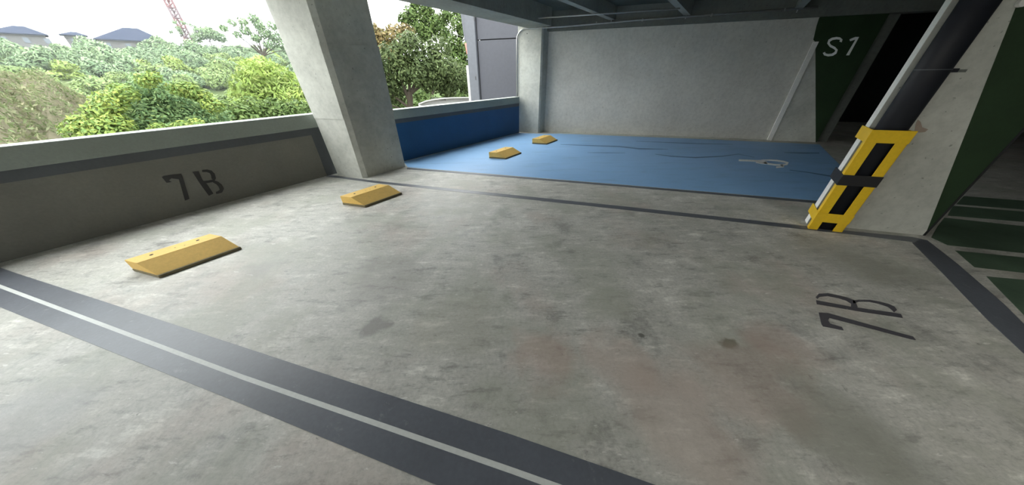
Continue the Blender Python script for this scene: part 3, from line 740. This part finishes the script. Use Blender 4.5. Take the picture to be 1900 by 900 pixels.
sp_ = [(430, 205, .55, 0), (470, 200, .55, .5), (510, 205, .6, .5), (550, 205, .6, .5), (450, 225, .8, 0), (520, 225, .8, .5), (580, 215, .7, .5), (410, 222, .5, 0)]
tree('low_thicket', 490, 215, D, bz, 'low mixed thicket between the shrub and the broad pillar', blobs_px((490, 215), bz, sp_, D), 4200, .10, M['leaf_mid'], [((0, 0, 0), (0, 0, 2.8), .08, .03)], cat='shrub')
D = 27.0; bz = -6
sp_ = [(480, 140, 1.1, 0), (470, 165, 1.2, 0), (500, 160, 1.2, .5), (520, 178, 1.2, 0), (490, 190, 1.4, 0), (460, 185, 1.0, 0), (540, 190, 1.3, 0), (515, 140, .9, 1), (490, 122, .7, 1), (550, 160, 1.0, 1)]
tree('lime_bamboo', 495, 165, D, bz, 'bright lime bamboo grove left of the broad pillar', blobs_px((495, 165), bz, sp_, D), 6500, .17, M['leaf_lime'], [((0, 0, 0), (0, 0, 6), .1, .04)], cat='bamboo', aspect=.3, droop=.7, shell=.75)
# skyline trees
def sky_tree(name, spec, dist, label, mat, n, size, bx, trunk_px, r0=.16, **kw):
    c = sky_pt(bx[0], bx[1], dist); az = math.degrees(math.atan2(c[0], c[1])); bz = ground_z(dist, az) - .5
    root = empty(name, (c[0], c[1], bz), label, 'tree')
    bl = blobs_px(bx, bz, spec, dist)
    make_crown('foliage', bl, n, size, mat, parent=root, **kw)
    t0 = np.array([0, 0, 0]); segs = []
    top = np.array([0, 0, np.mean([b[2] for b in bl]) - .2]); segs.append((t0, top * .7, r0, r0 * .6))
    for b in bl: segs.append((top * .7, np.array(b[:3]), r0 * .45, r0 * .15))
    branches('trunk', segs, M['bark'], root); return root
sky_tree('sparse_tree', [(322, 40, .55, 0), (330, 52, .55, 0), (340, 42, .5, 0), (352, 46, .45, 0), (362, 50, .4, 0), (316, 58, .5, 0), (335, 60, .5, 0)], 112, 'thin sparse tree standing behind the red and white mast on the skyline', M['leaf_hazed'], 420, .22, (338, 72), None, .12)
sky_tree('round_tree', [(375, 62, 1.5, 0), (395, 64, 1.5, 0), (385, 58, 1.3, 0), (410, 70, 1.2, 0), (365, 70, 1.2, 0)], 112, 'low rounded bluish tree on the skyline right of the mast', M['leaf_hazed'], 2200, .3, (388, 75), None)
sky_tree('feathery_tree', [(430, 42, .6, 0), (415, 52, .6, 0), (450, 40, .7, 0), (470, 34, .8, 0), (480, 45, .9, 0), (455, 56, .8, 0), (490, 60, 1.0, 0), (505, 48, .8, 0), (510, 68, 1.0, 0), (520, 80, 1.0, 0), (475, 70, .8, 0), (440, 64, .6, 0), (500, 82, 1.0, 0), (535, 92, 1.0, 0)], 72, 'feathery flat layered tree against the sky beside the broad pillar', M['leaf_hazed'], 3000, .22, (485, 95), None, .2, shell=.6)
# trees through the second opening
def near_tree(name, spec, dist, label, mat, n, size, bx, bz, trunk, **kw):
    c = sky_pt(bx[0], bx[1], dist); root = empty(name, (c[0], c[1], bz), label, 'tree')
    make_crown('foliage', blobs_px(bx, bz, spec, dist), n, size, mat, parent=root, **kw)
    segs = []
    for pa, pb, r0, r1 in trunk:
        a = sky_pt(pa[0], pa[1], dist); b = sky_pt(pb[0], pb[1], dist); o_ = np.array([c[0], c[1], bz]); segs.append((a - o_, b - o_, r0, r1))
    branches('trunk', segs, M['bark'], root); return root
near_tree('spreading_tree', [(730, 105, .95, 0), (760, 90, .95, 0), (790, 110, 1.0, 0), (815, 90, .8, .5), (745, 130, 1.0, 0), (780, 135, 1.0, -.5), (820, 125, 1.0, 0), (720, 160, .8, 0), (850, 140, .9, 0), (700, 135, .9, 0), (800, 150, .9, 0), (760, 75, .6, .5), (735, 172, .8, .6), (830, 160, .8, .6), (700, 165, .8, .6), (865, 160, .6, .6)], 21,
          'large dark spreading tree seen between the broad pillar and the far column', M['leaf_dark'], 11500, .12, (765, 150), -4,
          [((757, 330), (760, 170), .28, .18), ((760, 190), (730, 120), .12, .05), ((760, 180), (790, 125), .12, .05), ((759, 200), (715, 165), .09, .04), ((760, 175), (825, 130), .10, .04), ((758, 215), (700, 185), .07, .03), ((760, 170), (758, 90), .1, .04)], shell=.5)
near_tree('under_bushes', [(720, 195, .9, 0), (760, 200, .9, 0), (800, 195, .9, 0), (840, 185, .9, 0), (865, 180, .7, 0), (700, 185, .8, 1), (780, 175, .7, 1), (830, 165, .8, 1)], 25,
          'pale leafy bushes beneath the spreading tree', M['leaf_mid'], 5200, .13, (785, 195), -4, [((785, 330), (785, 200), .1, .05)], shell=.6)
near_tree('rusty_tree', [(705, 75, 1.0, 0), (735, 70, 1.1, 0), (700, 95, 1.1, 0), (755, 62, .8, 0), (725, 95, 1.0, 0), (690, 60, .8, 0)], 30, 'rusty olive tree crown next to the upper part of the pillar', M['leaf_rust'], 3600, .17, (720, 85), -4, [((720, 250), (722, 85), .2, .1)], shell=.6)
near_tree('tall_airy_tree', [(765, 25, .8, 0), (790, 20, .9, 0), (775, 45, 1.0, 0), (805, 40, 1.0, 0), (830, 30, .8, 0), (750, 35, .6, 0), (790, 62, 1.0, 0), (825, 62, .9, 0), (770, 8, .5, 0), (850, 25, .5, 0)], 34, 'tall airy tree with open top against the white sky', M['leaf_mid'], 4300, .18, (795, 60), -4,
          [((795, 240), (795, 60), .22, .12), ((795, 70), (770, 15), .09, .03), ((795, 70), (830, 25), .09, .03), ((795, 80), (755, 35), .07, .03)], shell=.35)
near_tree('edge_tree', [(850, 45, .6, 0), (862, 60, .6, 0), (845, 80, .7, 0), (865, 95, .8, 0), (850, 110, .8, 0), (868, 130, .8, 0), (862, 30, .4, 0), (835, 95, .6, 0), (870, 165, .7, 0)], 26, 'lighter green tree close to the neighbouring facade', M['leaf_mid'], 3600, .14, (855, 110), -4,
          [((858, 260), (856, 100), .15, .08), ((856, 110), (848, 45), .06, .02), ((856, 110), (866, 60), .06, .02)], shell=.5)
# bare twig
# dry growth over the near mound (uncountable)
pts = []; nrm = []
random.seed(5)
for i in range(30000):
    az = random.uniform(-66, -47); r_ = random.uniform(14, 34)
    a_ = math.radians(az); pts.append((r_ * math.sin(a_), r_ * math.cos(a_), ground_z(r_, az) + random.uniform(0, .3)))
pts = np.array(pts); nn = rng.normal(size=pts.shape); nn[:, 2] *= .3; nn /= np.linalg.norm(nn, axis=1)[:, None]
me = leaf_mesh('dry_scrub', leaf_quads(pts, nn, .10, .25, -.1), M['dry'])
o = bpy.data.objects.new('dry_scrub', me); C.objects.link(o); tag(o, 'dry tan scrub covering the near slope on the left', 'scrub', kind='stuff')

# ------------------------------------------------------------------ outdoors: houses, mast, canopy, cable
M['roof'] = plain('blue_grey_roof_tiles', (.022, .028, .045), .8, 0, 0.0)
M['house_wall'] = plain('pale_house_wall', (.095, .095, .095), .7, 0, 0.0)
M['win'] = plain('dark_window_glass', (.06, .08, .10), .2)
def house(name, xl, xr, y_eave, y_peak, xp, dist, label):
    pl_ = sky_pt(xl, y_eave, dist); pr_ = sky_pt(xr, y_eave, dist); pk = sky_pt(xp, y_peak, dist)
    ax = pr_ - pl_; ax[2] = 0; Ln = np.linalg.norm(ax); ax /= Ln; dp_ = np.array([-ax[1], ax[0], 0]); 
    if dp_ @ pl_ < 0: dp_ = -dp_
    ze = min(pl_[2], pr_[2]); zp_ = pk[2]; root = empty(name, (pl_ + pr_) / 2 * np.array([1, 1, 0]) + Z * (ze - 2.6), label, 'house')
    b0 = np.array([pl_[0], pl_[1], ze]); wd = Ln * .7
    t = float((pk - pl_) @ ax); rl = Ln * .10
    c = [b0, b0 + ax * Ln, b0 + ax * Ln + dp_ * wd, b0 + dp_ * wd]; r1 = b0 + ax * (t - rl) + dp_ * wd / 2; r2_ = b0 + ax * (t + rl) + dp_ * wd / 2; r1[2] = r2_[2] = zp_
    lo = [q - Z * .18 for q in c]
    mk('roof', c + [r1, r2_] + lo, [(0, 1, 5, 4), (1, 2, 5), (2, 3, 4, 5), (3, 0, 4), (0, 1, 7, 6), (1, 2, 8, 7), (2, 3, 9, 8), (3, 0, 6, 9), (6, 7, 8, 9)], M['roof'], root)
    w0 = b0 + ax * .5 + dp_ * .5 - Z * 2.8
    box('wall', w0 - Z * 2.5, ax * (Ln - 1), dp_ * (wd - 1), Z * 5.2, M['house_wall'], root)
    nw = max(2, int(Ln / 2.3))
    for i in range(nw):
        q = w0 + ax * (.6 + i * (Ln - 2.2) / (nw - 1 + 1e-6)) - dp_ * .04 + Z * 1.1
        wn = box('window', q, ax * .9, dp_ * .03, Z * 1.1, M['house_wall'], root); box('pane', q + ax * .08 - dp_ * .02 + Z * .08, ax * .74, dp_ * .02, Z * .94, M['win'], wn)
    return root
house('hip_roof_house', 172, 306, 71, 48.5, 240, 118, 'house with a blue grey hipped roof on the skyline left of the mast')
house('far_house', -30, 84, 58, 46, 32, 126, 'far house with a low grey roof at the left end of the skyline')
house('small_white_house', 108, 160, 63, 58, 135, 130, 'small pale house between the two larger roofs on the skyline')
# morning haze lying over the valley
hm = bpy.data.materials.new('valley_haze'); hm.use_nodes = True; hn = hm.node_tree; hn.nodes.clear()
vs = hn.nodes.new('ShaderNodeVolumeScatter'); vs.inputs['Density'].default_value = .0005; vs.inputs['Color'].default_value = (.93, .97, 1, 1); vs.inputs['Anisotropy'].default_value = .2
ho = hn.nodes.new('ShaderNodeOutputMaterial'); hn.links.new(vs.outputs[0], ho.inputs[1])
h0 = outW * 22; hz_ = prism('haze', [h0 - dW * 160 - Z * 12, h0 + dW * 160 - Z * 12, outW * 190 + dW * 160 - Z * 12, outW * 190 - dW * 160 - Z * 12], Z * 42, hm, origin=h0)
tag(hz_, 'thin pale haze lying over the green valley', 'haze', kind='stuff')
# radio mast
mb = sky_pt(350, 74, 116); mt = sky_pt(350, 74, 116); mb[2] -= 1.5
mast = empty('radio_mast', mb, 'red and white lattice mast rising above the skyline trees', 'mast')
M['mred'] = plain('faded_red_mast_paint', (.14, .075, .08), .6, 0, 0.0); M['mwhite'] = plain('white_mast_paint', (.13, .095, .105), .6, 0, 0.0)
sec = 1.9; wm = .75
for i in range(12):
    m = MB(); z0 = mb[2] + i * sec
    cs = [np.array([mb[0] + wm * math.cos(t), mb[1] + wm * math.sin(t), 0]) for t in (0.3, 2.39, 4.49)]
    for j in range(3):
        a = cs[j]; b = cs[(j + 1) % 3]; m.tube([a + Z * z0, a + Z * (z0 + sec)], .20, 5)
        for h_ in range(2):
            u, w_ = (a, b) if h_ == 0 else (b, a); m.tube([u + Z * (z0 + h_ * sec / 2), w_ + Z * (z0 + (h_ + 1) * sec / 2)], .12, 4)
        m.tube([a + Z * z0, b + Z * z0], .12, 4)
    m.build('lattice_section', M['mred'] if i % 2 == 0 else M['mwhite'], mast)
# overhead cable
pc_ = [sky_pt(x, y, 60) for x, y in ((-300, 52), (-100, 58), (0, 64), (150, 72), (300, 79.5), (450, 88), (600, 100), (720, 112))]
m = MB(); m.tube(pc_, .022, 5); o = m.build('overhead_cable', M['dark'], origin=pc_[0]); tag(o, 'thin dark overhead cable crossing in front of the hillside', 'cable')
# curved white canopy seen above the blue parapet
cd = 17.0
cvx = [(776, 192), (790, 186.5), (805, 183.6), (822, 181.5), (838, 180.5), (858, 180), (872, 180)]
base = sky_pt(815, 190, cd); cano = empty('curved_canopy', (base[0], base[1], -4), 'low white curved canopy roof peeking over the blue parapet', 'canopy')
m = MB(); up_ = [sky_pt(x, y, cd) for x, y in cvx]; back_ = np.array([.1, 1.6, -.25])
v = []
for t in up_: v += [t, t + back_, t - Z * .05, t + back_ - Z * .05]
f_ = []
for i in range(len(up_) - 1):
    a = i * 4; b = a + 4; f_ += [(a, b, b + 1, a + 1), (a + 2, a + 3, b + 3, b + 2), (a, a + 2, b + 2, b), (a + 1, b + 1, b + 3, a + 3)]
m.add(v, f_ + [(0, 1, 3, 2), (len(v) - 4, len(v) - 2, len(v) - 1, len(v) - 3)]); m.build('roof_shell', M['white_out'], cano)
m = MB(); q = [sky_pt(x, y, cd + .35) for x, y in cvx]
m = MB(); fpnl = [t - Z * .04 for t in q]; m.prism(fpnl + [np.array([fpnl[-1][0], fpnl[-1][1], -4]), np.array([fpnl[0][0], fpnl[0][1], -4])], (0, .1, 0)); m.build('end_wall', M['white_out'], cano)
for i in range(8):
    x = 801 + i * 3.4; t = sky_pt(x, 186.2, cd + .30); box('slot', t, (.045, 0, 0), (0, .03, 0), Z * .16, M['dark'], cano)
for o in bpy.data.objects:
    if '_w' in o: del o['_w']
